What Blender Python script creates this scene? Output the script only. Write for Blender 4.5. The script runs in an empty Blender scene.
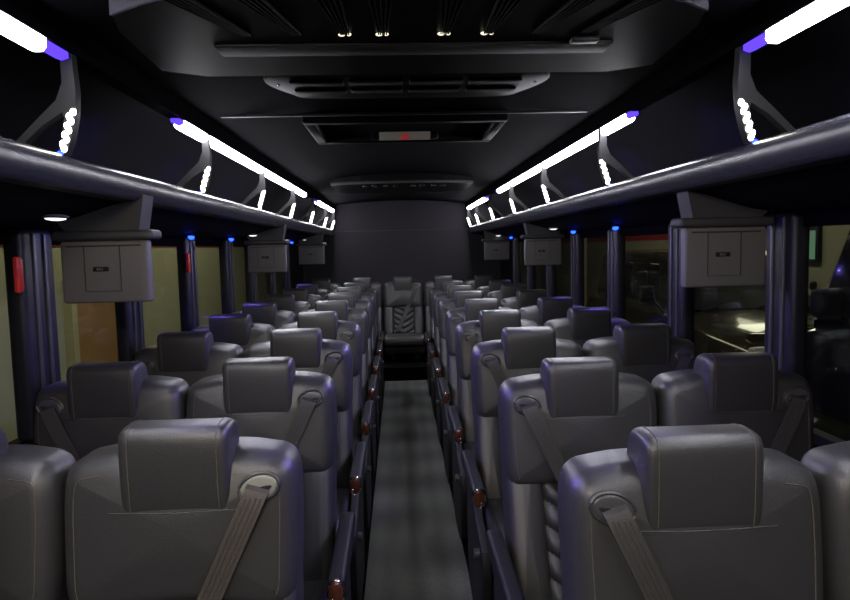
import bpy, bmesh, math, random
from mathutils import Vector, Matrix
random.seed(7)
PI = math.pi
S = bpy.context.scene
COL = S.collection
# ------------------------------------------------------------------ camera
CAM = Vector((-0.05, 0.0, 1.51))
F = 650.0
cd = bpy.data.cameras.new('camera'); cam = bpy.data.objects.new('camera', cd); COL.objects.link(cam)
cd.sensor_width = 36; cd.lens = F / 850 * 36; cd.clip_start = 0.05
def setcam(vx, vy, roll):
    Y = Vector(((vx - 425) / F, -(vy - 300) / F, -1)).normalized()
    u = Vector((-math.sin(roll), math.cos(roll), 0))
    Z = (u - Y * u.dot(Y)).normalized()
    X = Y.cross(Z)
    cam.matrix_world = Matrix.Translation(CAM) @ Matrix((X, Y, Z)).to_4x4()
setcam(398, 248, math.radians(1.5))
S.camera = cam
# ------------------------------------------------------------------ world, exposure
w = bpy.data.worlds.new('world'); S.world = w; w.use_nodes = True
w.node_tree.nodes['Background'].inputs[0].default_value = (0.5, 0.55, 0.7, 1)
w.node_tree.nodes['Background'].inputs[1].default_value = 0.004
S.view_settings.view_transform = 'Standard'; S.view_settings.look = 'None'
S.view_settings.exposure = 0.0; S.view_settings.gamma = 1.0
S.view_settings.use_curve_mapping = False
LED_E, BRLED_E = 62.0, 26.0
def lamp(name, kind, loc, energy, color, size=0.1, rot=(0, 0, 0), sizey=None):
    d = bpy.data.lights.new(name, kind); d.energy = energy; d.color = color
    if kind == 'AREA':
        d.size = size
        if sizey: d.shape = 'RECTANGLE'; d.size_y = sizey
    else: d.shadow_soft_size = size
    o = bpy.data.objects.new(name, d); COL.objects.link(o); o.location = loc; o.rotation_euler = rot
    return o
# garage tubes outside the coach, plus an unseen helper light
lamp('garage_light_left', 'AREA', (-2.2, 7.0, 3.2), 75, (1.0, 0.93, 0.62), 0.3, (0, math.radians(15), 0), 9.0)
lamp('garage_light_right', 'AREA', (3.0, 9.0, 3.4), 42, (1.0, 0.94, 0.70), 0.4, (0, math.radians(-10), 0), 9.0)
lamp('hood_gleam_light', 'AREA', (5.05, 9.0, 1.9), 9, (1.0, 0.96, 0.75), 0.9, (0, math.radians(75), 0), 0.9)  # unseen light added to put a gleam on the truck's hood
for sx in (-1, 1):      # blue ends of the light bars shining into the racks
    for yy in (0.9, 1.55, 2.5, 3.5, 4.6):
        l = lamp('rack_blue_lamp', 'SPOT', (sx * .90, yy, 1.985), 16, (0.12, 0.08, 1.0), 0.01)
        l.rotation_euler = Vector((sx * 1.0, .1, -.45)).to_track_quat('-Z', 'Y').to_euler(); l.data.spot_size = math.radians(85); l.data.spot_blend = 1.0
# saloon dome lamp over the entrance behind the viewer
lamp('dome_lamp', 'AREA', (-0.35, -0.7, 2.05), 30.0, (1.0, 0.88, 0.74), 0.5, (math.radians(35), 0, 0), 0.25)

# ------------------------------------------------------------------ materials
def mat(name, col, rough=0.5, metal=0.0, spec=0.5, bump=0.0, bscale=300, var=0.0, vscale=8, emit=None, estr=0, coat=0.0):
    m = bpy.data.materials.new(name); m.use_nodes = True
    nt = m.node_tree; b = nt.nodes['Principled BSDF']
    b.inputs['Base Color'].default_value = (*col, 1); b.inputs['Roughness'].default_value = rough
    b.inputs['Metallic'].default_value = metal; b.inputs['Specular IOR Level'].default_value = spec
    b.inputs['Coat Weight'].default_value = coat
    if emit: b.inputs['Emission Color'].default_value = (*emit, 1); b.inputs['Emission Strength'].default_value = estr
    tc = nt.nodes.new('ShaderNodeTexCoord')
    if bump:
        n = nt.nodes.new('ShaderNodeTexNoise'); n.inputs['Scale'].default_value = bscale; n.inputs['Detail'].default_value = 3
        bp = nt.nodes.new('ShaderNodeBump'); bp.inputs['Strength'].default_value = bump; bp.inputs['Distance'].default_value = 0.002
        nt.links.new(tc.outputs['Object'], n.inputs['Vector']); nt.links.new(n.outputs[0], bp.inputs['Height'])
        nt.links.new(bp.outputs[0], b.inputs['Normal'])
    if var:
        n = nt.nodes.new('ShaderNodeTexNoise'); n.inputs['Scale'].default_value = vscale; n.inputs['Detail'].default_value = 4
        r = nt.nodes.new('ShaderNodeMapRange'); r.inputs['To Min'].default_value = 1 - var; r.inputs['To Max'].default_value = 1 + var
        mx = nt.nodes.new('ShaderNodeMix'); mx.data_type = 'RGBA'; mx.blend_type = 'MULTIPLY'; mx.inputs[0].default_value = 1
        mx.inputs[6].default_value = (*col, 1)
        nt.links.new(tc.outputs['Object'], n.inputs['Vector']); nt.links.new(n.outputs[0], r.inputs[0])
        nt.links.new(r.outputs[0], mx.inputs[7]); nt.links.new(mx.outputs[2], b.inputs['Base Color'])
    return m
def emat(name, col, s):
    m = bpy.data.materials.new(name); m.use_nodes = True; nt = m.node_tree
    nt.nodes.remove(nt.nodes['Principled BSDF']); e = nt.nodes.new('ShaderNodeEmission')
    e.inputs[0].default_value = (*col, 1); e.inputs[1].default_value = s
    nt.links.new(e.outputs[0], nt.nodes['Material Output'].inputs[0]); return m
def glassmat(name, tint, refl):
    m = bpy.data.materials.new(name); m.use_nodes = True; nt = m.node_tree
    nt.nodes.remove(nt.nodes['Principled BSDF'])
    t = nt.nodes.new('ShaderNodeBsdfTransparent'); t.inputs[0].default_value = (*tint, 1)
    g = nt.nodes.new('ShaderNodeBsdfGlossy'); g.inputs['Roughness'].default_value = 0.02
    f = nt.nodes.new('ShaderNodeLayerWeight'); f.inputs['Blend'].default_value = 0.35
    p = nt.nodes.new('ShaderNodeMapRange'); p.inputs['To Min'].default_value = 0.02; p.inputs['To Max'].default_value = refl
    mx = nt.nodes.new('ShaderNodeMixShader')
    nt.links.new(f.outputs['Facing'], p.inputs[0]); nt.links.new(p.outputs[0], mx.inputs[0]); nt.links.new(t.outputs[0], mx.inputs[1]); nt.links.new(g.outputs[0], mx.inputs[2])
    nt.links.new(mx.outputs[0], nt.nodes['Material Output'].inputs[0]); return m
M = {}
M['leather'] = mat('charcoal_leather', (0.030, 0.0295, 0.0295), 0.37, spec=0.62, bump=0.35, bscale=420, var=0.10, vscale=5)
M['leather_insert'] = mat('charcoal_leather_insert', (0.028, 0.028, 0.028), 0.42, spec=0.55, bump=0.35, bscale=420)
M['stitch'] = mat('tan_thread', (0.075, 0.062, 0.048), 0.8)
M['belt'] = mat('webbing', (0.034, 0.031, 0.028), 0.65, bump=0.5, bscale=500)
M['belt_brown'] = mat('brown_webbing', (0.052, 0.043, 0.032), 0.65, bump=0.5, bscale=500)
M['black'] = mat('black_plastic', (0.009, 0.009, 0.0095), 0.6, spec=0.25, bump=0.1)
M['guide'] = mat('dark_plastic_guide', (0.045, 0.045, 0.048), 0.35)
M['guide_light'] = mat('pale_grey_plastic_guide', (0.20, 0.20, 0.175), 0.4)
M['wood'] = mat('red_brown_wood', (0.07, 0.022, 0.012), 0.25, coat=0.5, var=0.3, vscale=40)
M['chrome'] = mat('chrome', (0.6, 0.6, 0.6), 0.18, metal=1)
M['grey_plastic'] = mat('grey_plastic', (0.115, 0.108, 0.10), 0.55, bump=0.15, bscale=300)
M['mount'] = mat('dark_grey_mount', (0.04, 0.038, 0.037), 0.5)
M['dkline'] = mat('dark_groove', (0.02, 0.02, 0.02), 0.7)
M['headliner'] = mat('headliner', (0.0018, 0.0015, 0.0023), 0.95, spec=0.02, bump=0.2, bscale=200)
M['gloss'] = mat('polished_dark_panel', (0.0026, 0.0022, 0.0024), 0.45, spec=0.035)
M['lip'] = mat('satin_grey_rail', (0.030, 0.030, 0.036), 0.26, spec=0.45)
M['bracket'] = mat('bracket_grey', (0.012, 0.012, 0.0125), 0.4, spec=0.2)
M['shelf'] = mat('rack_underside', (0.0035, 0.0032, 0.004), 0.7, spec=0.06, bump=0.2)
M['pillar'] = mat('pillar_black', (0.008, 0.008, 0.011), 0.45, spec=0.3)
M['pillar_strip'] = mat('pillar_strip_grey', (0.04, 0.04, 0.043), 0.4)
M['red'] = mat('red_plastic', (0.65, 0.03, 0.02), 0.4)
M['redpaint'] = mat('red_paint', (0.42, 0.03, 0.03), 0.6)
M['cream'] = mat('cream_wall', (0.42, 0.42, 0.31), 0.8, var=0.12, vscale=0.8)
M['wooddoor'] = mat('tan_wood_door', (0.34, 0.19, 0.075), 0.5, var=0.15, vscale=3)
M['brdoor'] = mat('red_brown_door', (0.16, 0.06, 0.03), 0.5)
M['frame'] = mat('pale_door_frame', (0.45, 0.42, 0.25), 0.6)
M['concrete'] = mat('concrete', (0.16, 0.155, 0.13), 0.6, var=0.2, vscale=2)
M['led'] = emat('white_led', (0.90, 0.90, 1.0), LED_E)
M['bled'] = emat('bracket_led', (1.0, 0.96, 0.84), BRLED_E)
M['blue'] = emat('blue_led', (0.006, 0.03, 1.0), 12)
M['bluestrip'] = emat('blue_led_end', (0.09, 0.04, 1.0), 2)
M['readlight'] = emat('reading_lens', (0.95, 0.97, 1.0), 1.6)
M['spot'] = emat('warm_reflection_glow', (1.0, 0.93, 0.65), 1.6)  # glow for the reflected spots modelled on the ceiling console
M['carpaint'] = mat('dark_bronze_car_paint', (0.075, 0.065, 0.04), 0.18, metal=0.5, coat=1.0)
M['carpaint2'] = mat('black_van_paint', (0.012, 0.012, 0.014), 0.15, coat=1.0)
M['rubber'] = mat('tyre_rubber', (0.015, 0.015, 0.015), 0.8)
M['carglass'] = mat('car_glass', (0.02, 0.022, 0.02), 0.06, spec=0.8, coat=0.5)
M['lens'] = mat('headlamp_lens', (0.6, 0.6, 0.55), 0.08, spec=0.9)
M['label'] = mat('white_label', (0.17, 0.16, 0.12), 0.5)
M['ventlight'] = mat('vent_slat_and_streak', (0.016, 0.0135, 0.011), 0.6, spec=0.1)
M['window'] = glassmat('window_glass', (0.88, 0.90, 0.86), 0.12)
M['greenpane'] = emat('lit_green_panes', (0.25, 0.5, 0.3), 0.35)
# back wall and carpet get patterned node materials
def carpet():
    m = mat('aisle_carpet', (0.08, 0.085, 0.08), 0.95, bump=0.6, bscale=500)
    nt = m.node_tree; b = nt.nodes['Principled BSDF']; tc = [n for n in nt.nodes if n.type == 'TEX_COORD'][0]
    wv = nt.nodes.new('ShaderNodeTexWave'); wv.wave_type = 'BANDS'; wv.bands_direction = 'Y'; wv.inputs['Scale'].default_value = 0.62; wv.inputs['Distortion'].default_value = 0.6
    wx = nt.nodes.new('ShaderNodeTexWave'); wx.bands_direction = 'X'; wx.inputs['Scale'].default_value = 2.6; wx.inputs['Distortion'].default_value = 0.4
    n = nt.nodes.new('ShaderNodeTexNoise'); n.inputs['Scale'].default_value = 70
    def mr(src, lo, hi):
        r = nt.nodes.new('ShaderNodeMapRange'); r.inputs['To Min'].default_value = lo; r.inputs['To Max'].default_value = hi; nt.links.new(src, r.inputs[0]); return r.outputs[0]
    for x in (wv, wx, n): nt.links.new(tc.outputs['Object'], x.inputs['Vector'])
    def mul(a, b_):
        q = nt.nodes.new('ShaderNodeMath'); q.operation = 'MULTIPLY'; nt.links.new(a, q.inputs[0]); nt.links.new(b_, q.inputs[1]); return q.outputs[0]
    f = mul(mul(mr(wv.outputs['Fac'], .72, 1.15), mr(wx.outputs['Fac'], .85, 1.08)), mr(n.outputs[0], .7, 1.3))
    mx = nt.nodes.new('ShaderNodeMix'); mx.data_type = 'RGBA'; mx.blend_type = 'MULTIPLY'; mx.inputs[0].default_value = 1
    mx.inputs[6].default_value = (0.088, 0.091, 0.084, 1)
    nt.links.new(f, mx.inputs[7]); nt.links.new(mx.outputs[2], b.inputs['Base Color']); return m
M['carpet'] = carpet()
M['backwall'] = mat('charcoal_wall_carpet', (0.023, 0.021, 0.024), 0.9, spec=0.05, bump=0.7, bscale=160, var=0.12, vscale=12)
M['darkfloor'] = mat('black_floor', (0.003, 0.003, 0.0035), 0.9, spec=0.03)

# ------------------------------------------------------------------ mesh helpers
class MB:
    def __init__(s): s.v = []; s.f = []
    def add(s, vs, fs):
        o = len(s.v); s.v += [tuple(v) for v in vs]; s.f += [tuple(i + o for i in f) for f in fs]; return s
    def box(s, x0, x1, y0, y1, z0, z1, bev=0.0):
        if bev <= 0:
            vs = [(x, y, z) for x in (x0, x1) for y in (y0, y1) for z in (z0, z1)]
            return s.add(vs, [(0, 1, 3, 2), (4, 6, 7, 5), (0, 4, 5, 1), (2, 3, 7, 6), (0, 2, 6, 4), (1, 5, 7, 3)])
        bm = bmesh.new(); bmesh.ops.create_cube(bm, size=1)
        for v in bm.verts:
            v.co = Vector(((x0 + x1) / 2 + v.co.x * (x1 - x0), (y0 + y1) / 2 + v.co.y * (y1 - y0), (z0 + z1) / 2 + v.co.z * (z1 - z0)))
        bmesh.ops.bevel(bm, geom=bm.edges[:], offset=min(bev, abs(x1 - x0) * .49, abs(y1 - y0) * .49, abs(z1 - z0) * .49), segments=3, profile=0.5, affect='EDGES')
        bm.verts.index_update()
        s.add([v.co[:] for v in bm.verts], [[v.index for v in f.verts] for f in bm.faces]); bm.free(); return s
    def prism(s, pts, fn, t0, t1):
        n = len(pts); vs = [fn(a, b, t0) for a, b in pts] + [fn(a, b, t1) for a, b in pts]
        fs = [(i, (i + 1) % n, n + (i + 1) % n, n + i) for i in range(n)] + [tuple(range(n - 1, -1, -1)), tuple(range(n, 2 * n))]
        return s.add(vs, fs)
    def tube(s, pts, r, n=8, closed=False):
        pts = [Vector(p) for p in pts]; rings = []; N = len(pts); up = Vector((0.13, 0.07, 1)).normalized()
        for i, p in enumerate(pts):
            if closed: d = pts[(i + 1) % N] - pts[i - 1]
            else: d = pts[min(i + 1, N - 1)] - pts[max(i - 1, 0)]
            d.normalize(); a = d.cross(up)
            if a.length < 0.05: a = d.cross(Vector((1, 0, 0)))
            a.normalize(); b = d.cross(a); rr = r[i] if isinstance(r, (list, tuple)) else r
            rings.append([p + a * math.cos(2 * PI * k / n) * rr + b * math.sin(2 * PI * k / n) * rr for k in range(n)])
        vs = [v for R in rings for v in R]; fs = []
        for i in range(N if closed else N - 1):
            j = (i + 1) % N
            for k in range(n): fs.append((i * n + k, i * n + (k + 1) % n, j * n + (k + 1) % n, j * n + k))
        if not closed: fs += [tuple(range(n - 1, -1, -1)), tuple((N - 1) * n + k for k in range(n))]
        return s.add(vs, fs)
    def cyl(s, p0, p1, r, n=16): return s.tube([p0, p1], r, n)
    def ball(s, c, rx, ry, rz, nu=14, nv=8):
        vs = []; fs = []
        for i in range(nv + 1):
            t = PI * i / nv
            for k in range(nu):
                a = 2 * PI * k / nu
                vs.append((c[0] + rx * math.sin(t) * math.cos(a), c[1] + ry * math.sin(t) * math.sin(a), c[2] + rz * math.cos(t)))
        for i in range(nv):
            for k in range(nu): fs.append((i * nu + k, (i + 1) * nu + k, (i + 1) * nu + (k + 1) % nu, i * nu + (k + 1) % nu))
        return s.add(vs, fs)
    def ribbon(s, pts, nrm, wd, th=0.0025):
        # flat band along pts; nrm = facing direction at each point
        pts = [Vector(p) for p in pts]; vs = []; fs = []; N = len(pts)
        for i, p in enumerate(pts):
            d = (pts[min(i + 1, N - 1)] - pts[max(i - 1, 0)]).normalized(); nn = Vector(nrm[i] if isinstance(nrm, list) else nrm)
            a = d.cross(nn).normalized(); nn = a.cross(d).normalized(); ww = wd[i] if isinstance(wd, list) else wd
            vs += [p + a * ww / 2 + nn * th / 2, p - a * ww / 2 + nn * th / 2, p - a * ww / 2 - nn * th / 2, p + a * ww / 2 - nn * th / 2]
        for i in range(N - 1):
            for k in range(4): fs.append((4 * i + k, 4 * i + (k + 1) % 4, 4 * i + 4 + (k + 1) % 4, 4 * i + 4 + k))
        fs += [(3, 2, 1, 0), tuple(4 * (N - 1) + k for k in range(4))]
        return s.add(vs, fs)
    def pillow(s, outl, fn, w0, w1, r0, r1, bulge0=0.0, bulge1=0.0, k=4, nin=4):
        """closed padded solid: 2-D outline swept from w0 to w1, both rims rounded and both faces domed"""
        n = len(outl); P = [Vector(p) for p in outl]; c = sum(P, Vector((0, 0))) / n
        area = sum(P[i].x * P[(i + 1) % n].y - P[(i + 1) % n].x * P[i].y for i in range(n)); sg = 1 if area > 0 else -1
        N = []
        for i in range(n):
            d = (P[(i + 1) % n] - P[i - 1]).normalized(); N.append(Vector((-d.y, d.x)) * sg)   # inward
        rings = []
        def side(w, r, bu, sgn):
            R = []
            for t in range(nin, 0, -1):
                q = 1 - t / (nin + 1.0) if nin else 1
                R.append(([((P[i] + N[i] * r) - c) * q + c for i in range(n)], w + sgn * bu * (1 - q * q)))
            for j in range(k + 1):
                a = PI / 2 * j / k
                R.append(([P[i] + N[i] * r * (1 - math.sin(a)) for i in range(n)], w - sgn * r * (1 - math.cos(a))))
            return R
        sgn = -1 if w0 < w1 else 1
        A = side(w0, r0, bulge0, sgn); B = side(w1, r1, bulge1, -sgn)
        rings = A + B[::-1]; vs = []
        for pts, wv in rings: vs += [fn(p.x, p.y, wv) for p in pts]
        fs = []
        for i in range(len(rings) - 1):
            for j in range(n): fs.append((i * n + j, i * n + (j + 1) % n, (i + 1) * n + (j + 1) % n, (i + 1) * n + j))
        vs.append(fn(c.x, c.y, w0 + sgn * bulge0)); vs.append(fn(c.x, c.y, w1 - sgn * bulge1)); a = len(vs) - 2
        L = (len(rings) - 1) * n
        for j in range(n): fs.append((a, (j + 1) % n, j)); fs.append((a + 1, L + j, L + (j + 1) % n))
        return s.add(vs, fs)
    def mesh(s, name, m, smooth=True):
        me = bpy.data.meshes.new(name); me.from_pydata(s.v, [], s.f); me.validate()
        bm = bmesh.new(); bm.from_mesh(me); bmesh.ops.recalc_face_normals(bm, faces=bm.faces)
        bm.to_mesh(me); bm.free()
        me.materials.append(m)
        if smooth:
            me.polygons.foreach_set('use_smooth', [True] * len(me.polygons))
            me.set_sharp_from_angle(angle=math.radians(38))
        me.update(); return me
    def build(s, name, m, parent=None, smooth=True):
        return put(name, s.mesh(name, m, smooth), parent)
def put(name, me, parent=None):
    o = bpy.data.objects.new(name, me); COL.objects.link(o); o.parent = parent; return o
def thing(name, label, cat, loc=(0, 0, 0), group=None, rz=0):
    o = bpy.data.objects.new(name, None); COL.objects.link(o); o.location = loc; o.rotation_euler = (0, 0, rz); o.empty_display_size = .1
    tag(o, label, cat, group); return o
def tag(o, label, cat, group=None):
    o['label'] = label; o['category'] = cat
    if group: o['group'] = group
    return o
def struct(name, mb, m, smooth=False):
    o = mb.build(name, m, None, smooth); o['kind'] = 'structure'; return o
KIDS = {}
def children(o): return [c for c in COL.objects if c.parent == o]
def copy_tree(o, parent=None):
    c = o.copy(); COL.objects.link(c)
    if parent: c.parent = parent
    for ch in children(o): copy_tree(ch, c)
    return c
def smooth_loop(pts, sub=5, closed=True):
    n = len(pts); out = []
    P = [Vector(p) for p in pts]
    rng = range(n) if closed else range(n - 1)
    for i in rng:
        p0, p1, p2, p3 = (P[(i - 1) % n], P[i], P[(i + 1) % n], P[(i + 2) % n]) if closed else (P[max(i - 1, 0)], P[i], P[i + 1], P[min(i + 2, n - 1)])
        for k in range(sub):
            t = k / sub
            out.append(0.5 * ((2 * p1) + (p2 - p0) * t + (2 * p0 - 5 * p1 + 4 * p2 - p3) * t * t + (3 * p1 - p0 - 3 * p2 + p3) * t ** 3))
    if not closed: out.append(P[-1])
    return out
XZ = lambda a, b, t: (a, t, b)
YZ = lambda a, b, t: (t, a, b)
XY = lambda a, b, t: (a, b, t)

# ------------------------------------------------------------------ structure of the coach
Y0, Y1 = -2.2, 8.50          # front bulkhead, rear wall
HW = 1.29                    # inner half width
struct('floor', MB().box(-HW, HW, Y0, Y1, -0.06, 0.0), M['darkfloor'])
struct('trim_1', MB().box(-0.235, 0.235, -1.5, 7.27, 0.0, 0.012), M['carpet'])      # aisle runner
struct('trim_2', MB().box(-HW, HW, 7.28, Y1, 0.0, 0.16), M['darkfloor'])             # rear step
# ceiling section, open-rack alcoves included
sec = [(-1.29, 1.55), (-1.275, 1.80), (-1.21, 1.97), (-1.08, 2.07), (-0.92, 2.085), (-0.86, 2.072), (-0.78, 2.085), (-0.55, 2.105), (-0.3, 2.12), (0, 2.125)]
sec = sec + [(-x, z) for x, z in sec[-2::-1]]
outer = [(x * 1.05, z + 0.06 if abs(x) < 1.2 else z) for x, z in sec]
struct('ceiling', MB().prism(sec + outer[::-1], XZ, Y0, Y1), M['headliner'], True)
ws = [(-HW - .0, 0)]
for s, nm in ((-1, 'left'), (1, 'right')):
    mb = MB()
    a, b = sorted((s * HW, s * (HW + .06)))
    mb.box(a, b, Y0, Y1, -0.06, 0.90)            # below the glass
    mb.box(a, b, Y0, Y1, 1.585, 2.0)              # header above the glass
    mb.box(a, b, 7.45, Y1, 0.90, 1.60)           # solid rear quarter
    mb.box(a, b, Y0, -0.4, 0.90, 1.60)
    struct('wall_' + nm, mb, M['shelf'])
    e = sorted((s * (HW - .05), s * HW))
    struct('trim_%d' % (3 if s < 0 else 4), MB().box(e[0], e[1], -0.4, 7.45, 0.86, 0.90, .008), M['pillar'])
mb = MB().box(-HW, HW, Y1, Y1 + .06, 0, 2.12); struct('wall_back', mb, M['backwall'])
struct('trim_5', MB().box(-0.95, 0.95, Y1 - .012, Y1, 1.735, 1.742), M['dkline'])
struct('wall_front', MB().box(-HW, HW, Y0 - .06, Y0, 0, 2.12), M['shelf'])
# pillars
PL = [-0.4, 1.35, 2.24, 3.02, 3.87, 4.75, 5.5, 6.35, 7.2]
PR = [-0.4, 1.3, 2.19, 3.03, 3.95, 4.82, 5.65, 6.5, 7.3]
n = 6
for s, P in ((-1, PL), (1, PR)):
    for i, y in enumerate(P):
        hw = (0.09 if i != 2 else 0.10) if s < 0 or i != 2 else 0.085
        xi = s * (HW - 0.035)
        a, b = sorted((xi, s * (HW + .03)))
        struct('trim_%d' % n, MB().box(a, b, y - hw, y + hw, 0.9, 1.6, .02), M['pillar'], True); n += 1
        mb = MB()
        for dy in (-.035, .03):
            e = sorted((xi - s * .008, xi + s * .01)); mb.box(e[0], e[1], y + dy - .008, y + dy + .008, 0.9, 1.585, .004)
        struct('trim_%d' % n, mb, M['pillar_strip'], True); n += 1
n = 1
for s, P in ((-1, PL), (1, PR)):
    for i in range(len(P)):
        y0 = P[i] + .07; y1 = (P[i + 1] - .07) if i + 1 < len(P) else 7.45
        a, b = sorted((s * (HW + .01), s * (HW + .016)))
        struct('window_%d' % n, MB().box(a, b, y0, y1, 0.9, 1.6), M['window']); n += 1

# ------------------------------------------------------------------ luggage racks
BR = [1.71, 2.88, 4.04, 5.20, 6.36, 7.52, 8.38]
def bracket_shape(s):
    # Y-shaped arm in the XZ plane: stem from the light rail, one leg to the lip, one arch out to the shelf
    inner = [(0.852, 2.06), (0.849, 1.98), (0.845, 1.92), (0.850, 1.86), (0.864, 1.80), (0.878, 1.765)]
    outer_ = [(0.898, 1.765), (0.886, 1.81), (0.877, 1.855), (0.882, 1.868), (0.93, 1.838), (1.0, 1.775), (1.10, 1.700), (1.11, 1.708), (1.008, 1.790), (0.94, 1.856), (0.895, 1.898), (0.878, 1.94), (0.878, 2.06)]
    return [(s * x, z) for x, z in inner + outer_]
def rack(s, side):
    r = thing('luggage_rack', 'open overhead luggage rack with lit light bars along the %s windows' % side, 'luggage rack', (0, 0, 0), 'overhead racks')
    # lip: rounded rail
    lp = smooth_loop([(0.872, 1.735), (0.878, 1.758), (0.900, 1.768), (0.928, 1.760), (0.945, 1.73), (0.94, 1.70), (0.905, 1.682), (0.880, 1.695)], 3)
    MB().prism([(s * p.x, p.y) for p in lp], XZ, -1.0, 8.48).build('front_lip', M['lip'], r)
    MB().prism([(s * x, z) for x, z in [(0.895, 1.687), (0.91, 1.682), (0.93, 1.678), (0.925, 1.69)]], XZ, -1.0, 8.48).build('lip_seam', M['bracket'], r)
    # shelf with sloping underside
    MB().prism([(s * x, z) for x, z in [(0.92, 1.69), (1.0, 1.665), (1.12, 1.625), (1.287, 1.595), (1.287, 1.63), (1.12, 1.665), (0.93, 1.725)]], XZ, -1.0, 8.48).build('shelf', M['shelf'], r)
    # rail that carries the light bars
    MB().prism([(s * x, z) for x, z in [(0.845, 2.012), (0.895, 2.012), (0.905, 2.074), (0.835, 2.074)]], XZ, -1.0, 8.48).build('light_rail', M['headliner'], r)
    me = None
    for i, y in enumerate(BR):
        b = MB().prism(bracket_shape(s), XZ, y - .014, y + .014).build('support_bracket', M['bracket'], r)
        mb = MB()
        for k in range(9):   # row of lit diodes on the leg
            t = k / 8; x = 0.856 + t * 0.028 + (.004 if k % 2 else -.003); z = 1.868 - t * 0.090
            mb.ball((s * x, y - .016, z), 0.0075, 0.006, 0.0090, 8, 5)
        e = mb.build('diode_row', M['bled'], b)
        MB().ball((s * 0.890, y - .02, 1.766), .008, .006, .006, 8, 5).build('blue_diode', M['blue'], b)
        if i < 5:
            l = lamp('bracket_blue_lamp', 'SPOT', (s * .88, y - .035, 1.775), 75.0 if i < 3 else 30.0, (0.22, 0.14, 1.0), .012)
            l.rotation_euler = Vector((-s * 1.2, -.25, -.62)).to_track_quat('-Z', 'Y').to_euler(); l.data.spot_size = math.radians(75); l.data.spot_blend = 1.0
    segs = [(-0.7, 1.58), (2.56, 2.86), (2.90, 4.02), (4.06, 5.18), (5.22, 5.85), (6.75, 7.50), (7.54, 8.36)]
    for a, c in segs:
        m = MB().prism([(s * x, z) for x, z in [(0.850, 1.992), (0.860, 1.982), (0.880, 1.982), (0.890, 1.992), (0.890, 2.013), (0.850, 2.013)]], XZ, a, c).build('light_bar', M['led'], r)
    for a, c in ((1.58, 1.69), (2.51, 2.56), (5.85, 5.95), (6.68, 6.75)):
        MB().prism([(s * x, z) for x, z in [(0.854, 1.998), (0.870, 1.992), (0.886, 1.998), (0.886, 2.013), (0.854, 2.013)]], XZ, a, c).build('blue_bar_end', M['bluestrip'], r)
    return r
rack(-1, 'left'); rack(1, 'right')
# underside reading lights
def under(x): # height of the sloping underside
    x = abs(x); P = [(0.92, 1.69), (1.0, 1.665), (1.12, 1.625), (1.287, 1.595)]
    for (a, b), (c, d) in zip(P, P[1:]):
        if x <= c: return b + (d - b) * (x - a) / (c - a)
    return 1.6
for s, side in ((-1, 'left'), (1, 'right')):
    for i, y in enumerate((2.02, 4.7, 7.3)):
        if s > 0 and i == 0: y = 0.9
        x = s * 1.08; z = under(x)
        t = thing('reading_light', 'oval white reading lamp under the %s luggage rack, %s' % (side, ['beside the nearest screen', 'beside the middle screen', 'beside the farthest screen'][i]), 'reading light', (x, y, z - .011), 'reading lamps under the racks')
        MB().ball((0, 0, 0), .036, .05, .008).build('bezel', M['grey_plastic'], t)
        MB().ball((0, 0, -.004), .028, .04, .008).build('lens', M['readlight'], t)
    ys = (1.4, 2.42, 3.6, 4.45, 6.95) if s < 0 else (1.3, 2.42, 3.62, 4.5, 7.0)
    nm = ['the nearest, before the first screen', 'behind the nearest screen', 'above the third window pillar', 'above the fourth window pillar', 'the farthest, close to the rear wall']
    for i, y in enumerate(ys):
        x = s * 1.17; z = under(x) - .013
        t = thing('blue_marker_light', 'small glowing blue lamp under the %s luggage rack, %s' % (side, nm[i]), 'marker light', (x, y, z), 'blue lamps under the racks')
        MB().ball((0, 0, 0), .020, .020, .010).build('bezel', M['black'], t)
        MB().ball((0, -.004, -.008), .017, .017, .014).build('lens', M['blue'], t)
        l = lamp('blue_marker_lamp', 'SPOT', (x, y, z - .03), 16, (0.20, 0.15, 1.0), 0.012, (0, -s * math.radians(4), 0)); l.data.spot_size = math.radians(72); l.data.spot_blend = 1.0

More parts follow.
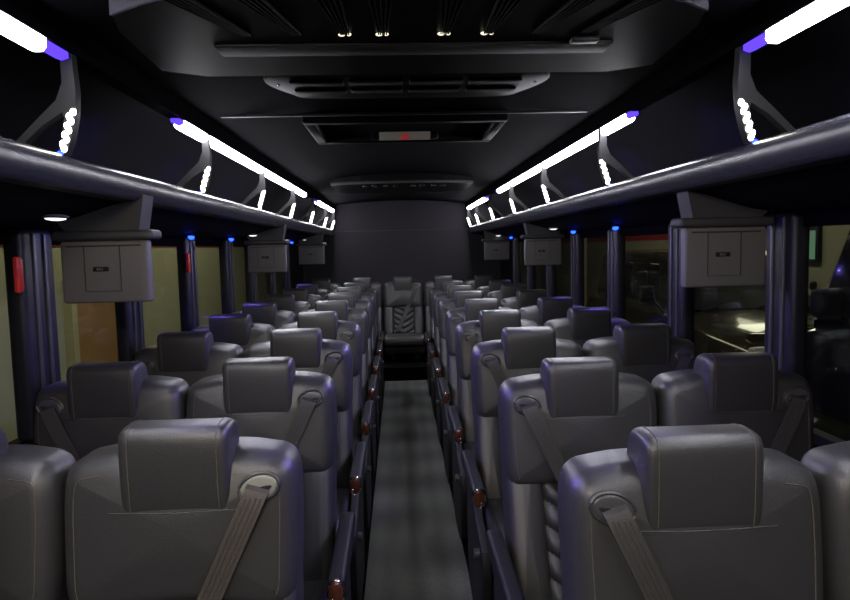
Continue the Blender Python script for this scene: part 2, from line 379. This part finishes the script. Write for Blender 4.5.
# ------------------------------------------------------------------ flip-down screens
def screen(s, y, label):
    cx = 1.04 + (.027 if s > 0 else -.027)
    if s < 0: cx = 1.013
    t = thing('drop_down_monitor', label, 'monitor', (s * cx, y, under(1.04)), 'fold-down monitors under the racks')
    MB().box(-.165, .165, -.035, .055, -.095, -.062, .012).build('hinge_bar', M['mount'], t)
    U = lambda x: under(cx + s * x) - under(1.04) - .002
    MB().prism([(-.12, -.063), (.12, -.063), (.14, U(.14)), (.07, U(.07)), (-.07, U(-.07)), (-.14, U(-.14))], XZ, -.03, .06).build('mount', M['mount'], t)
    h = MB().box(-.142, .142, -.022, .018, -.300, -.096, .009).build('housing', M['grey_plastic'], t)
    mb = MB()
    for (a, b, c, d) in ((-.065, .05, -.262, -.2605), (.05, .0515, -.262, -.115), (-.065, -.0635, -.262, -.115), (-.12, .12, -.1145, -.110)):
        mb.box(a, b, -.0252, -.022, c, d)
    mb.build('access_panel', M['dkline'], h)
    MB().box(-.037, .013, -.0275, -.022, -.196, -.181, .002).build('badge', M['black'], h)
    mb = MB(); x = -.024   # small pale lettering REI
    for g in ('R', 'E', 'I'):
        def q(a, b, c, d): mb.box(x + a, x + b, -.0290, -.0275, -.1925 + c, -.1925 + d)
        q(0, .0018, 0, .008)
        if g == 'R': q(0, .006, .0066, .008); q(0, .006, .0035, .0048); q(.0045, .006, .004, .008); q(.004, .0062, 0, .0035)
        if g == 'E': q(0, .006, .0066, .008); q(0, .005, .0034, .0047); q(0, .006, 0, .0014)
        x += .0085
    mb.build('badge_lettering', M['label'], h)
    MB().box(-.128, .128, .0155, .018, -.275, -.105).build('screen_glass', M['carglass'], h)
    return t
screen(-1, 2.2, 'grey drop-down monitor under the left rack, nearest the camera'); screen(1, 2.2, 'grey drop-down monitor under the right rack, nearest the camera')
screen(-1, 4.85, 'grey drop-down monitor under the left rack, second from the camera'); screen(1, 5.0, 'grey drop-down monitor under the right rack, second from the camera')
screen(-1, 7.3, 'small grey drop-down monitor under the left rack, farthest from the camera'); screen(1, 7.35, 'small grey drop-down monitor under the right rack, farthest from the camera')
for y, lab in ((2.11, 'red emergency exit handle on the nearest left window pillar'), (3.77, 'red emergency exit handle on the left window pillar beyond the nearest monitor')):
    t = thing('emergency_handle', lab, 'emergency handle', (-1.245, y - .02, 1.455), 'red window handles')
    MB().box(-.006, .012, -.014, .012, -.058, .055, .006).build('grip', M['red'], t)
    MB().box(-.006, .006, .012, .026, -.05, .048, .004).build('base_plate', M['red'], t)

# ------------------------------------------------------------------ ceiling fittings
# big glossy console near the viewer
t = thing('ceiling_console', 'large polished dark ceiling panel with bowed front edge and reflection streaks, nearest overhead', 'ceiling panel', (0, 0, 2.03))
front = [(-.66, 1.49), (-.55, 1.415), (-.38, 1.345), (-.2, 1.30), (0, 1.285), (.2, 1.30), (.38, 1.345), (.55, 1.415), (.66, 1.49)]
pts = front + [(.69, 1.60), (.71, 1.93), (.60, 2.0), (-.60, 2.0), (-.71, 1.93), (-.69, 1.60)]
MB().prism(pts, XY, 0.0, 0.09).build('panel', M['gloss'], t, False)
mb = MB(); sp = smooth_loop(front, 4, False)
mb.ribbon([(p.x, p.y - .003, .016) for p in sp], (0, -1, 0), .036, .008); mb.build('front_edge', M['lip'], t)
MB().box(-.50, .52, 1.70, 1.79, -.006, .004, .004).build('cross_bar', M['ventlight'], t)
for i, (x, tilt) in enumerate(((-.40, -.10), (-.28, -.07), (-.165, -.02), (-.075, 0), (.075, 0), (.18, .02), (.30, .07), (.42, .10))):
    mb = MB()
    for k in range(5):
        o = (k - 2) * .009
        mb.box(0, 0.0018, 0, .001, 0, .001) if False else mb.prism([(x + o * .5, 1.615), (x + o * .5 + .003, 1.615), (x + o * 1.5 + tilt + .004, 1.36), (x + o * 1.5 + tilt, 1.36)], XY, -.008, .001)
    v = mb.build('reflection_streak', M['ventlight'], t)  # raised strips standing in for light streaks reflected in the polished panel
    if 2 <= i <= 5:
        mb = MB().ball((x - .007, 1.622, -.004), .009, .005, .004, 8, 5).ball((x + .010, 1.620, -.004), .006, .004, .004, 8, 5); mb.build('reflection_spot', M['spot'], v)  # glowing blobs in place of bright reflections, not lamps
MB().box(.40, .47, 1.66, 1.69, -.012, 0, .004).build('latch', M['bracket'], t)
# slotted return-air grille
t = thing('ceiling_grille', 'oval ceiling air grille with four slotted openings behind the large console', 'air grille', (0, 0, 2.095))
ol = smooth_loop([(-.50, 2.36), (-.46, 2.25), (-.3, 2.205), (0, 2.19), (.3, 2.205), (.46, 2.25), (.50, 2.36), (.44, 2.52), (.36, 2.60), (0, 2.61), (-.36, 2.60), (-.44, 2.52)], 4)
MB().pillow([(p.x, p.y) for p in ol], XY, 0, .03, .008, .002, 0.004, 0, 2, 2).build('frame', M['gloss'], t)
for x0 in (-.41, -.205, .005, .215):
    mb = MB()
    for k in range(2):
        y = 2.30 + k * .12; d = .03 * abs(x0 + .1) * 1.2
        mb.box(x0, x0 + .185, y + d, y + d + .05, -.010, -.002, .003)
    mb.build('slot_louvre', M['ventlight'], t)
for x in (-.455, .455): MB().ball((x, 2.36, -.004), .006, .006, .004, 8, 5).build('screw', M['chrome'], t)
# roof hatch
struct('trim_%d' % 60, MB().box(-.80, .80, 2.86, 2.875, 2.083, 2.095, .002), M['bracket'], True)
t = thing('roof_hatch', 'dark framed roof hatch with small white and red warning label', 'roof hatch', (0, 3.25, 2.115))
fr = MB()
fr.box(-.46, .46, -.30, -.25, -.045, 0, .008).box(-.46, .46, .25, .30, -.045, 0, .008).box(-.46, -.41, -.25, .25, -.045, 0, .008).box(.41, .46, -.25, .25, -.045, 0, .008)
fr.build('frame', M['gloss'], t)
MB().box(-.41, .41, -.25, .25, -.015, 0).build('lid', M['headliner'], t)
MB().box(-.17, .17, .13, .16, -.05, -.012, .006).build('handle', M['gloss'], t)
lb = MB().box(-.13, .13, .122, .13, -.056, -.014).build('warning_label', M['label'], t)
MB().prism([(-.03, -.054), (.03, -.054), (0, -.016)], XZ, .119, .122).build('red_triangle', M['red'], lb)
# second glossy unit far back
t = thing('ceiling_air_unit', 'low dark ceiling air unit with a row of small round vents near the rear', 'air unit', (0, 0, 2.045))
pts = [(-.60, 5.55), (-.35, 5.47), (0, 5.44), (.35, 5.47), (.60, 5.55), (.60, 6.35), (-.60, 6.35)]
MB().prism(pts, XY, 0, .08).build('panel', M['gloss'], t, False)
MB().ribbon([(x, y - .003, .01) for x, y in pts[:5]], (0, -1, 0), .022, .006).build('front_edge', M['bracket'], t)
for x in (-.32, -.24, -.14, -.06, .09, .17, .27, .35):
    MB().cyl((x, 5.62, -.012), (x, 5.62, .002), .022, 12).build('round_vent', M['ventlight'], t)

# ------------------------------------------------------------------ seats
# local axes: origin on the floor under the headrest front, facing -Y
def padline(pts, r=.0016): return MB().tube(pts, r, 5)
half = [(0.0, 1.09), (.07, 1.09), (.13, 1.089), (.18, 1.082), (.218, 1.073), (.242, 1.045), (.249, .985), (.247, .87), (.243, .80), (.225, .762), (.18, .752), (.10, .762)]
lob = [(x, z) for x, z in half] + [(0.0, .770)] + [(-x, z) for x, z in half[:0:-1]]
LOB = [(p.x, p.y) for p in smooth_loop(lob, 3)]
def lean(z): # backrest front face, leaning back as it rises
    return -0.105 + (z - .45) * 0.36
def lobmap(a, b, t): return (a, t + (b - .98) * .12, b)
ME = {}
def mk():
    ME['shoulder_pad'] = MB().pillow(LOB, lobmap, .012, .150, .048, .03, .012, .0, 5, 5).mesh('shoulder_pad', M['leather'])
    # stitching on both side rims and below the headrest
    n = len(LOB); P = [Vector(p) for p in LOB]; pl = []; ins = .036
    for i in range(n):
        d = (P[(i + 1) % n] - P[i - 1]).normalized(); N = Vector((d.y, -d.x)); q = P[i] + N * ins
        pl.append((q.x, q.y, .012 + .048 * (1 - math.sqrt(max(0, 1 - (1 - min(1, ins / .048)) ** 2)))))
    for sg, nm in ((1, 'pad_stitch_p'), (-1, 'pad_stitch_m')):
        seg = [lobmap(x, z, yy - .0005) for x, z, yy in pl if sg * x > .155 and .79 < z < 1.07]
        seg.sort(key=lambda v: -v[2]); ME[nm] = MB().tube(seg, .0012, 5).mesh(nm, M['stitch'])
    ME['pad_stitch_low'] = MB().tube([lobmap(-.135 + .27 * k / 10, .976 - .004 * math.sin(PI * k / 10), .0010) for k in range(11)], .0009, 5).mesh('pad_stitch_low', M['leather_insert'])
    hr = smooth_loop([(.008, .968), (0.001, .985), (-.002, 1.05), (-.001, 1.115), (.006, 1.139), (.024, 1.150), (.075, 1.151), (.105, 1.135), (.118, 1.10), (.118, 1.03), (.110, .980), (.09, .965), (.03, .962)], 3)
    ME['headrest'] = MB().pillow([(p.x, p.y) for p in hr], YZ, -.113, .113, .017, .017, .004, .004, 4, 3).mesh('headrest', M['leather'])
    P = hr; n = len(P); c = Vector((.06, 1.06))
    for sg, nm in ((1, 'head_stitch_p'), (-1, 'head_stitch_m')):
        ring = [(sg * .091, P[i].x + (P[i] - c).normalized().x * .0006, P[i].y + (P[i] - c).normalized().y * .0006) for i in range(n)]
        ME[nm] = MB().tube(ring, .0011, 5, True).mesh(nm, M['stitch'])
    # lower back: chevron quilted panel
    mb = MB(); nu, nv = 28, 72; vs = []; fs = []
    for j in range(nv + 1):
        z = .44 + (.87 - .44) * j / nv
        for i in range(nu + 1):
            x = -.135 + .27 * i / nu
            ph = (z - abs(x) * .55) / .072; q = abs(math.sin(PI * ph)) ** .55
            edge = min(1, (0.135 - abs(x)) / .03); edge = math.sin(edge * PI / 2)
            vs.append((x, lean(z) + .022 - .026 * q * (.35 + .65 * edge) + .012 * (1 - edge), z))
    for j in range(nv):
        for i in range(nu): a = j * (nu + 1) + i; fs.append((a, a + 1, a + nu + 2, a + nu + 1))
    mb.add(vs, fs); mb.add([(-.135, lean(.44) + .09, .44), (.135, lean(.44) + .09, .44), (.135, lean(.87) + .09, .87), (-.135, lean(.87) + .09, .87)], [(0, 1, 2, 3)])
    ME['quilted_panel'] = mb.mesh('quilted_panel', M['leather_insert'])
    ol = smooth_loop([(.130, .44), (.128, .60), (.128, .75), (.130, .86), (.155, .885), (.205, .885), (.232, .86), (.240, .78), (.242, .65), (.242, .50), (.232, .44), (.18, .425)], 3)
    for sg, nm in ((1, 'side_bolster_a'), (-1, 'side_bolster_b')):
        fn = lambda a, b, t: (a, t + lean(b), b)
        ME[nm] = MB().pillow([(sg * p.x, p.y) for p in ol], fn, -.012, .13, .032, .02, .004, 0, 4, 3).mesh('side_bolster', M['leather'])
        st = [(sg * .212, lean(z) - .0085, z) for z in [.46 + .03 * k for k in range(14)]]
        st2 = [(sg * .158, lean(z) - .0105, z) for z in [.46 + .03 * k for k in range(14)]]
        ME[nm + 's'] = MB().tube(st, .0012, 5).mesh('bolster_stitching', M['stitch'])
    # hard rear shell
    pr = [(.00, .32), (.02, .45), (.05, .62), (.10, .85), (.13, .985), (.160, .985), (.165, .85), (.12, .62), (.09, .45), (.06, .32)]
    ME['rear_shell'] = MB().pillow([(p.x, p.y) for p in smooth_loop(pr, 2)], YZ, -.222, .222, .012, .012, 0, 0, 3, 1).mesh('rear_shell', M['black'])
    # cushion
    pr = smooth_loop([(-.12, .455), (-.30, .475), (-.48, .478), (-.545, .455), (-.56, .41), (-.545, .365), (-.48, .345), (-.25, .33), (-.06, .33), (-.04, .40), (-.06, .45)], 3)
    ME['seat_cushion'] = MB().pillow([(p.x, p.y) for p in pr], YZ, -.240, .240, .03, .03, .003, .003, 4, 2).mesh('seat_cushion', M['leather'])
    ME['cushion_stitching'] = MB().tube([(-.19, -.16, .463), (-.19, -.45, .477), (-.17, -.50, .471), (.17, -.50, .471), (.19, -.45, .477), (.19, -.16, .463)], .0014, 5).mesh('cushion_stitching', M['stitch'])
    ME['base_frame'] = MB().box(-.235, .235, -.50, .02, .26, .345, .012).mesh('base_frame', M['black'])
    ME['leg'] = MB().prism([(-.16, .26), (-.30, .26), (-.36, .012), (-.10, .012)], YZ, -.025, .025).mesh('leg', M['black'])
    # belt, guide on +x
    for sg, k in ((1, 'p'), (-1, 'm')):
        gx, gz = sg * .172, 1.015
        pts = []; N = 22
        for i in range(N):
            u = i / (N - 1); x = gx - sg * .006 - sg * .25 * u; z = gz - .012 - u * (gz - .012 - .47)
            if z > .75: y = min(-.010, .012 + (z - .98) * .12 - .012) - .008 * math.sin(PI * (1.0 - z) / .17 if z < 1.0 else 0)
            else: y = -.028 - (.75 - z) * .27
            pts.append((x, y - .002, z))
        pts = [(gx, .012, gz + .004), (gx - sg * .002, -.006, gz - .002)] + pts
        ME['seat_belt_' + k] = MB().ribbon(pts, (0, -1, 0.1), .047, .003).mesh('seat_belt', M['belt'])
        mb = MB()
        for dx in (-.016, -.006, .006, .016): mb.ribbon([(p[0] + dx, p[1] - .0022, p[2]) for p in pts[2:]], (0, -1, .1), .0022, .001)
        ME['belt_ribs_' + k] = mb.mesh('belt_ribs', M['guide'])
        bx = gx - sg * .25
        ME['belt_buckle_' + k] = MB().box(bx - .028, bx + .028, -.135, -.10, .40, .49, .008).mesh('belt_buckle', M['black'])
        def gm(a, b, t, sg=sg, gx=gx, gz=gz):
            ca, sa = math.cos(sg * .30), math.sin(sg * .30)
            return (gx + a * ca - b * sa, t + (gz + a * sa + b * ca - .98) * .12, gz + a * sa + b * ca)
        el = [(.041 * math.cos(2 * PI * q / 28), .027 * math.sin(2 * PI * q / 28)) for q in range(28)]
        ME['belt_guide_' + k] = MB().pillow(el, gm, .004, .03, .006, .002, .0, 0, 3, 1).mesh('belt_guide', M['guide'])
        ring = [gm(.043 * math.cos(2 * PI * q / 28), .029 * math.sin(2 * PI * q / 28), .009) for q in range(28)]
        ME['guide_rim_' + k] = MB().tube(ring, .0045, 6, True).mesh('guide_rim', M['leather'])
        mb = MB().pillow([(.028 * math.cos(2 * PI * q / 20), -.004 + .006 * math.sin(2 * PI * q / 20)) for q in range(20)], gm, .0015, .01, .001, .001)
        ME['guide_slot_' + k] = mb.mesh('guide_slot', M['black'])
    # armrest on +x / -x
    for sg, k in ((1, 'p'), (-1, 'm')):
        X = sg * .285
        pr = smooth_loop([(-.42, .570), (-.425, .600), (-.40, .620), (-.20, .628), (-.02, .632), (.02, .61), (.01, .57), (-.12, .56), (-.36, .55)], 3)
        ME['armrest_' + k] = MB().pillow([(p.x, p.y) for p in pr], YZ, X - .024, X + .024, .012, .012, 0, 0, 3, 1).mesh('armrest', M['black'])
        el = [(X + .021 * math.cos(2 * PI * q / 20), .583 + .034 * math.sin(2 * PI * q / 20)) for q in range(20)]
        ME['wood_cap_' + k] = MB().pillow(el, XZ, -.440, -.41, .008, .002, .004, 0, 3, 2).mesh('wood_cap', M['wood'])
        rg = [(X + .0225 * math.cos(2 * PI * q / 20), -.431, .583 + .0355 * math.sin(2 * PI * q / 20)) for q in range(20)]
        ME['chrome_ring_' + k] = MB().tube(rg, .0035, 6, True).ball((X - sg * .008, -.444, .565), .004, .003, .010, 8, 5).mesh('chrome_ring', M['chrome'])
        a, b = sorted((sg * .252, sg * .285))
        pr = [(-.50, .30), (-.48, .40), (-.30, .44), (-.10, .55), (.0, .56), (.03, .30), (.0, .10), (-.10, .03), (-.38, .03), (-.46, .12)]
        ME['side_panel_' + k] = MB().pillow([(p.x, p.y) for p in smooth_loop(pr, 2)], YZ, a, b, .006, .006, 0, 0, 2, 1).mesh('side_panel', M['black'])
        ME['recline_knob_' + k] = MB().cyl((sg * .280, -.40, .36), (sg * .304, -.40, .36), .018, 14).mesh('recline_knob', M['guide'])
mk()
def seat(guide, arm, name='coach_seat'):
    r = thing(name, '', 'seat', (0, 0, 0))
    sp = put('shoulder_pad', ME['shoulder_pad'], r); [put('stitching', ME[q], sp) for q in ('pad_stitch_p', 'pad_stitch_m', 'pad_stitch_low')]
    h = put('headrest', ME['headrest'], r); [put('stitching', ME[q], h) for q in ('head_stitch_p', 'head_stitch_m')]
    put('quilted_panel', ME['quilted_panel'], r)
    for nm in ('side_bolster_a', 'side_bolster_b'):
        b = put('side_bolster', ME[nm], r); put('stitching', ME[nm + 's'], b)
    put('rear_shell', ME['rear_shell'], r)
    c = put('seat_cushion', ME['seat_cushion'], r); put('stitching', ME['cushion_stitching'], c)
    put('base_frame', ME['base_frame'], r)
    for x in (-.15, .15): l = put('leg', ME['leg'], r); l.location = (x, 0, 0)
    g = put('belt_guide', ME['belt_guide_' + guide], r); put('guide_rim', ME['guide_rim_' + guide], g); put('guide_slot', ME['guide_slot_' + guide], g)
    b = put('seat_belt', ME['seat_belt_' + guide], r); put('belt_ribs', ME['belt_ribs_' + guide], b)
    put('belt_buckle', ME['belt_buckle_' + guide], r)
    if arm:
        a = put('armrest', ME['armrest_' + arm], r); put('wood_cap', ME['wood_cap_' + arm], a); put('chrome_ring', ME['chrome_ring_' + arm], a)
        s_ = put('side_panel', ME['side_panel_' + arm], r); put('recline_knob', ME['recline_knob_' + arm], s_)
    return r
SX = {('L', 'aisle'): -.527, ('L', 'window'): -1.030, ('R', 'aisle'): .510, ('R', 'window'): 1.015}
YL, YR, PITCH, YREAR = 1.33, 1.15, 0.80, 8.12
ordn = ['first', 'second', 'third', 'fourth', 'fifth', 'sixth', 'seventh', 'eighth']
kinds = [('L', 'aisle', SX['L', 'aisle'], 'p', 'p', YL), ('R', 'aisle', SX['R', 'aisle'], 'm', 'm', YR), ('L', 'window', SX['L', 'window'], 'm', None, YL), ('R', 'window', SX['R', 'window'], 'p', None, YR)]
GR = {('L', 'aisle'): 'aisle seats left of the aisle', ('R', 'aisle'): 'aisle seats right of the aisle', ('L', 'window'): 'window seats left of the aisle', ('R', 'window'): 'window seats right of the aisle'}
protos = {}
for sd, pos, x, g, arm, y0 in kinds:
    p = seat(g, arm); protos[(sd, pos)] = p
    side = 'left' if sd == 'L' else 'right'
    for i in range(8):
        o = p if i == 0 else copy_tree(p)
        o.location = (x, y0 + PITCH * i, 0)
        o['group'] = GR[(sd, pos)]
        if i == 0:
            o['label'] = {('L', 'aisle'): 'charcoal leather seat nearest the camera left of the aisle, with pale belt guide',
                          ('R', 'aisle'): 'charcoal leather seat nearest the camera right of the aisle, with dark belt guide',
                          ('L', 'window'): 'charcoal leather seat cut off by the left edge of the photo',
                          ('R', 'window'): 'charcoal leather seat cut off by the lower right edge of the photo'}[(sd, pos)]
        elif i == 7: o['label'] = 'charcoal leather %s seat %s of the aisle, eighth row, last before the rear bench' % (pos, side)
        else: o['label'] = 'charcoal leather %s seat %s of the aisle, %s row from the camera' % (pos, side, ordn[i])
        if i == 0 and sd == 'L' and pos == 'aisle':
            pass
# the nearest left seat has a pale guide and a browner belt
def override(root, name, m):
    for c in children(root):
        for d in [c] + children(c):
            if d.name.split('.')[0] == name:
                d.data = d.data.copy(); d.data.materials.clear(); d.data.materials.append(m)
                return d
override(protos[('L', 'aisle')], 'belt_guide', M['guide_light'])['label'] = 'pale grey belt guide'
override(protos[('L', 'aisle')], 'seat_belt', M['belt_brown'])['label'] = 'brown webbing belt'
rear = [(-1.02, 'm', None, 'rear bench seat beside the left wall'), (-.512, 'p', None, 'rear bench seat just left of the middle one'),
        (0.0, 'p', None, 'middle rear seat facing straight down the aisle with chevron quilting'),
        (.512, 'm', None, 'rear bench seat just right of the middle one'), (1.02, 'p', None, 'rear bench seat beside the right wall')]
for x, g, arm, lab in rear:
    src = [p for (k, p) in protos.items() if True]
    o = seat(g, arm); o.location = (x, YREAR, 0.0); o['label'] = 'charcoal leather ' + lab; o['group'] = 'seats of the rear row'

# ------------------------------------------------------------------ garage outside
GZ = -1.12
o = MB().box(-3.4, 7, -3, 24, GZ - .1, GZ).build('garage_ground', M['concrete'], None, False); o['kind'] = 'structure'
def wall_out(name, x, s):
    a, b = sorted((x, x + s * .1))
    o = MB().box(a, b, -3, 24, GZ, 3.6).build(name, M['cream'], None, False); o['kind'] = 'structure'
    a, b = sorted((x, x - s * .01))
    o = MB().box(a, b, -3 if s < 0 else 9.6, 24, 1.60 if s < 0 else 1.55, 1.95).build(name + '_stripe', M['redpaint'], None, False); o['kind'] = 'structure'
wall_out('wall_garage_left', -3.2, -1); wall_out('wall_garage_right', 5.2, 1)
o = MB().box(-3.2, 5.2, 23.9, 24, GZ, 3.6).build('wall_garage_far', M['cream'], None, False); o['kind'] = 'structure'
t = thing('garage_door', 'plain tan wooden door in the wall outside the left windows', 'door', (-3.2, 6.8, GZ))
MB().box(0, .05, -.5, .62, 0, 2.32).build('leaf', M['wooddoor'], t)
mb = MB().box(0, .08, -.60, -.5, 0, 2.4).box(0, .08, .62, .70, 0, 2.4).box(0, .08, -.5, .62, 2.32, 2.4); mb.build('frame', M['frame'], t)
MB().cyl((.05, .52, 1.0), (.10, .52, 1.0), .02).ball((.115, .52, 1.0), .03, .03, .03).build('knob', M['chrome'], t)
t = thing('garage_door', 'narrow red-brown door with dark frame outside the right windows', 'door', (5.2, 14.0, GZ))
MB().box(-.05, 0, -.45, .45, 0, 2.15).build('leaf', M['brdoor'], t)
MB().box(-.07, 0, -.55, -.45, 0, 2.22).box(-.07, 0, .45, .55, 0, 2.22).box(-.07, 0, -.45, .45, 2.15, 2.22).build('frame', M['black'], t)
t = MB().cyl((4.4, 15.5, GZ), (4.4, 15.5, 2.2), .09).build('garage_post', M['frame']); tag(t, 'pale yellow post standing outside the right rear windows', 'post')

def loft(mb, secs):
    n = len(secs[0]); vs = [v for s_ in secs for v in s_]; fs = []
    for i in range(len(secs) - 1):
        for j in range(n): fs.append((i * n + j, i * n + (j + 1) % n, (i + 1) * n + (j + 1) % n, (i + 1) * n + j))
    fs += [tuple(range(n)), tuple((len(secs) - 1) * n + k for k in range(n - 1, -1, -1))]
    return mb.add(vs, fs)
def rsec(y, hw, z0, z1, r=.12, crown=.04):
    pts = [(-hw + .03, z0), (hw - .03, z0), (hw, z0 + .12), (hw, z1 - r), (hw - r * .35, z1 - r * .3), (hw - r, z1), (hw * .45, z1 + crown * .8), (0, z1 + crown), (-hw * .45, z1 + crown * .8), (-hw + r, z1), (-hw + r * .35, z1 - r * .3), (-hw, z1 - r), (-hw, z0 + .12)]
    return [(x, y, z) for x, z in pts]
def vehicle(name, label, cat, loc, L, hw, hood, roof, paint, hoodlen, scrake):
    """faces -Y; origin on the ground at the front bumper"""
    t = thing(name, label, cat, loc)
    hl = hoodlen
    body = loft(MB(), [rsec(.10, hw * .86, .42, hood - .26), rsec(.22, hw * .95, .34, hood - .18), rsec(hl * .6, hw, .32, hood - .06), rsec(hl, hw, .32, hood + .03),
                       rsec(hl + 1.2, hw, .32, hood + .02), rsec(L - .3, hw, .34, hood), rsec(L, hw * .93, .45, hood - .08)])
    b = body.build('body', paint, t)
    c0 = hl - .05; g = .78 * hw
    cab = loft(MB(), [rsec(c0 + scrake * .0, hw * .93, hood - .05, hood + .02, .02, .0), rsec(c0 + scrake, g, hood - .05, roof - .03, .10, .02), rsec(c0 + scrake + .6, g, hood - .05, roof, .10, .03),
                      rsec(L - .5, g, hood - .05, roof - .02, .10, .03), rsec(L - .12, g * .98, hood - .05, hood + .15, .08, .02)])
    cabin = cab.build('cabin', paint, t)
    # windscreen: sloping glass slab with frame members
    def scr(x0, x1, u0, u1, lift, m, nm, par):
        P = lambda x, u: (x * (hw * .90 + (g - .08 - hw * .90) * u) / (hw * .9), c0 + scrake * u - lift * .8, hood + .03 + (roof - .05 - hood - .03) * u + lift * .3)
        q = [P(x0, u0), P(x1, u0), P(x1, u1), P(x0, u1)]
        vs = q + [(a, b_ + .03, c - .01) for a, b_, c in q]
        return MB().add(vs, [(0, 1, 2, 3), (7, 6, 5, 4), (0, 4, 5, 1), (1, 5, 6, 2), (2, 6, 7, 3), (3, 7, 4, 0)]).build(nm, m, par, False)
    w = hw * .9
    scr(-w * .95, w * .95, .04, .93, .02, M['carglass'], 'windscreen', t)
    for sg in (-1, 1):
        a, b_ = sorted((sg * w * .95, sg * w * 1.03)); scr(a, b_, 0, 1, .035, M['frame'], 'screen_pillar', t)
        # side windows
        for k, (ya, yb) in enumerate(((c0 + scrake + .12, c0 + scrake + 1.0), (c0 + scrake + 1.1, min(L - .75, c0 + scrake + 2.0)))):
            a, b_ = sorted((sg * (g - .02), sg * (g + .012))); MB().box(a, b_, ya, yb, hood + .10, roof - .16, .01).build('side_window', M['carglass'], t)
        a, b_ = sorted((sg * (hw + .02), sg * (hw + .24)))
        MB().box(a, b_, hl + .35, hl + .45, hood + .14, hood + .34, .04).cyl((sg * (hw - .08), hl + .4, hood + .02), (sg * (hw + .06), hl + .4, hood + .18), .02).build('wing_mirror', M['black'], t)
        h = MB().box(*sorted((sg * hw * .62, sg * hw * .90)), .05, .16, hood - .32, hood - .14, .04).build('headlamp', M['lens'], t)
        for yw in (.95, L - .95):
            x = sg * (hw - .10)
            wl = MB().tube([(x, yw + .27 * math.cos(2 * PI * q / 24), .36 + .27 * math.sin(2 * PI * q / 24)) for q in range(24)], .10, 10, True).build('wheel', M['rubber'], t)
            mb = MB().cyl((x - .06, yw, .36), (x + .09 * sg, yw, .36), .07)
            for q in range(6):
                a_ = 2 * PI * q / 6; mb.tube([(x + sg * .07, yw, .36), (x + sg * .07, yw + .2 * math.cos(a_), .36 + .2 * math.sin(a_))], .025, 6)
            mb.build('hub_spokes', M['chrome'], wl)
        arch = [(sg * (hw + .005), .95 + .47 * math.cos(PI * q / 14), .36 + .47 * math.sin(PI * q / 14)) for q in range(15)]
        MB().tube(arch, .035, 6).build('wheel_arch', M['lip'], t)
    MB().box(-hw * .98, hw * .98, -.02, .16, .38, .56, .05).build('front_bumper', M['lip'], t)
    g_ = MB()
    for k in range(6): z = hood - .34 + k * .035; g_.box(-hw * .55, hw * .55, .03, .12, z, z + .015)
    g_.build('grille', M['chrome'], t)
    mb = MB()
    for x0 in (-w * .7, w * .05):
        mb.tube([(x0, c0 - .02, hood + .06), (x0 + w * .35, c0 + scrake * .12, hood + .12), (x0 + w * .62, c0 + scrake * .2, hood + .17)], .012, 5)
    mb.build('wiper', M['black'], t)
    MB().box(-hw * .7, hw * .7, hl * .25, hl * .32, hood - .14, hood - .06, .01).build('hood_ridge', paint, t)
    return t
vehicle('parked_truck', 'dark bronze pickup truck parked outside the right window, light gleaming on its hood', 'truck', (4.15, 5.9, GZ), 5.4, .98, 1.75, 2.5, M['carpaint'], 1.7, .75)
v = vehicle('parked_van', 'tall black van outside the window at the far right edge, pale windscreen pillar showing', 'van', (3.98, 5.45, GZ), 5.4, .98, 1.95, 2.90, M['carpaint2'], 0.75, .2)
v.rotation_euler = (0, 0, PI)
t = thing('garage_window', 'garage window with lit greenish panes seen above the hood of the black van', 'window', (5.2, 8.35, 1.25))
for k in range(3): MB().box(-.03, -.015, -.42 + k * .29, -.17 + k * .29, 0, .36).build('pane', M['greenpane'], t)
MB().box(-.05, 0, -.48, .48, -.05, 0).box(-.05, 0, -.48, .48, .36, .41).box(-.05, 0, -.17, -.13, 0, .36).box(-.05, 0, .12, .16, 0, .36).box(-.05, 0, -.48, -.42, 0, .36).box(-.05, 0, .41, .48, 0, .36).build('frame', M['black'], t)
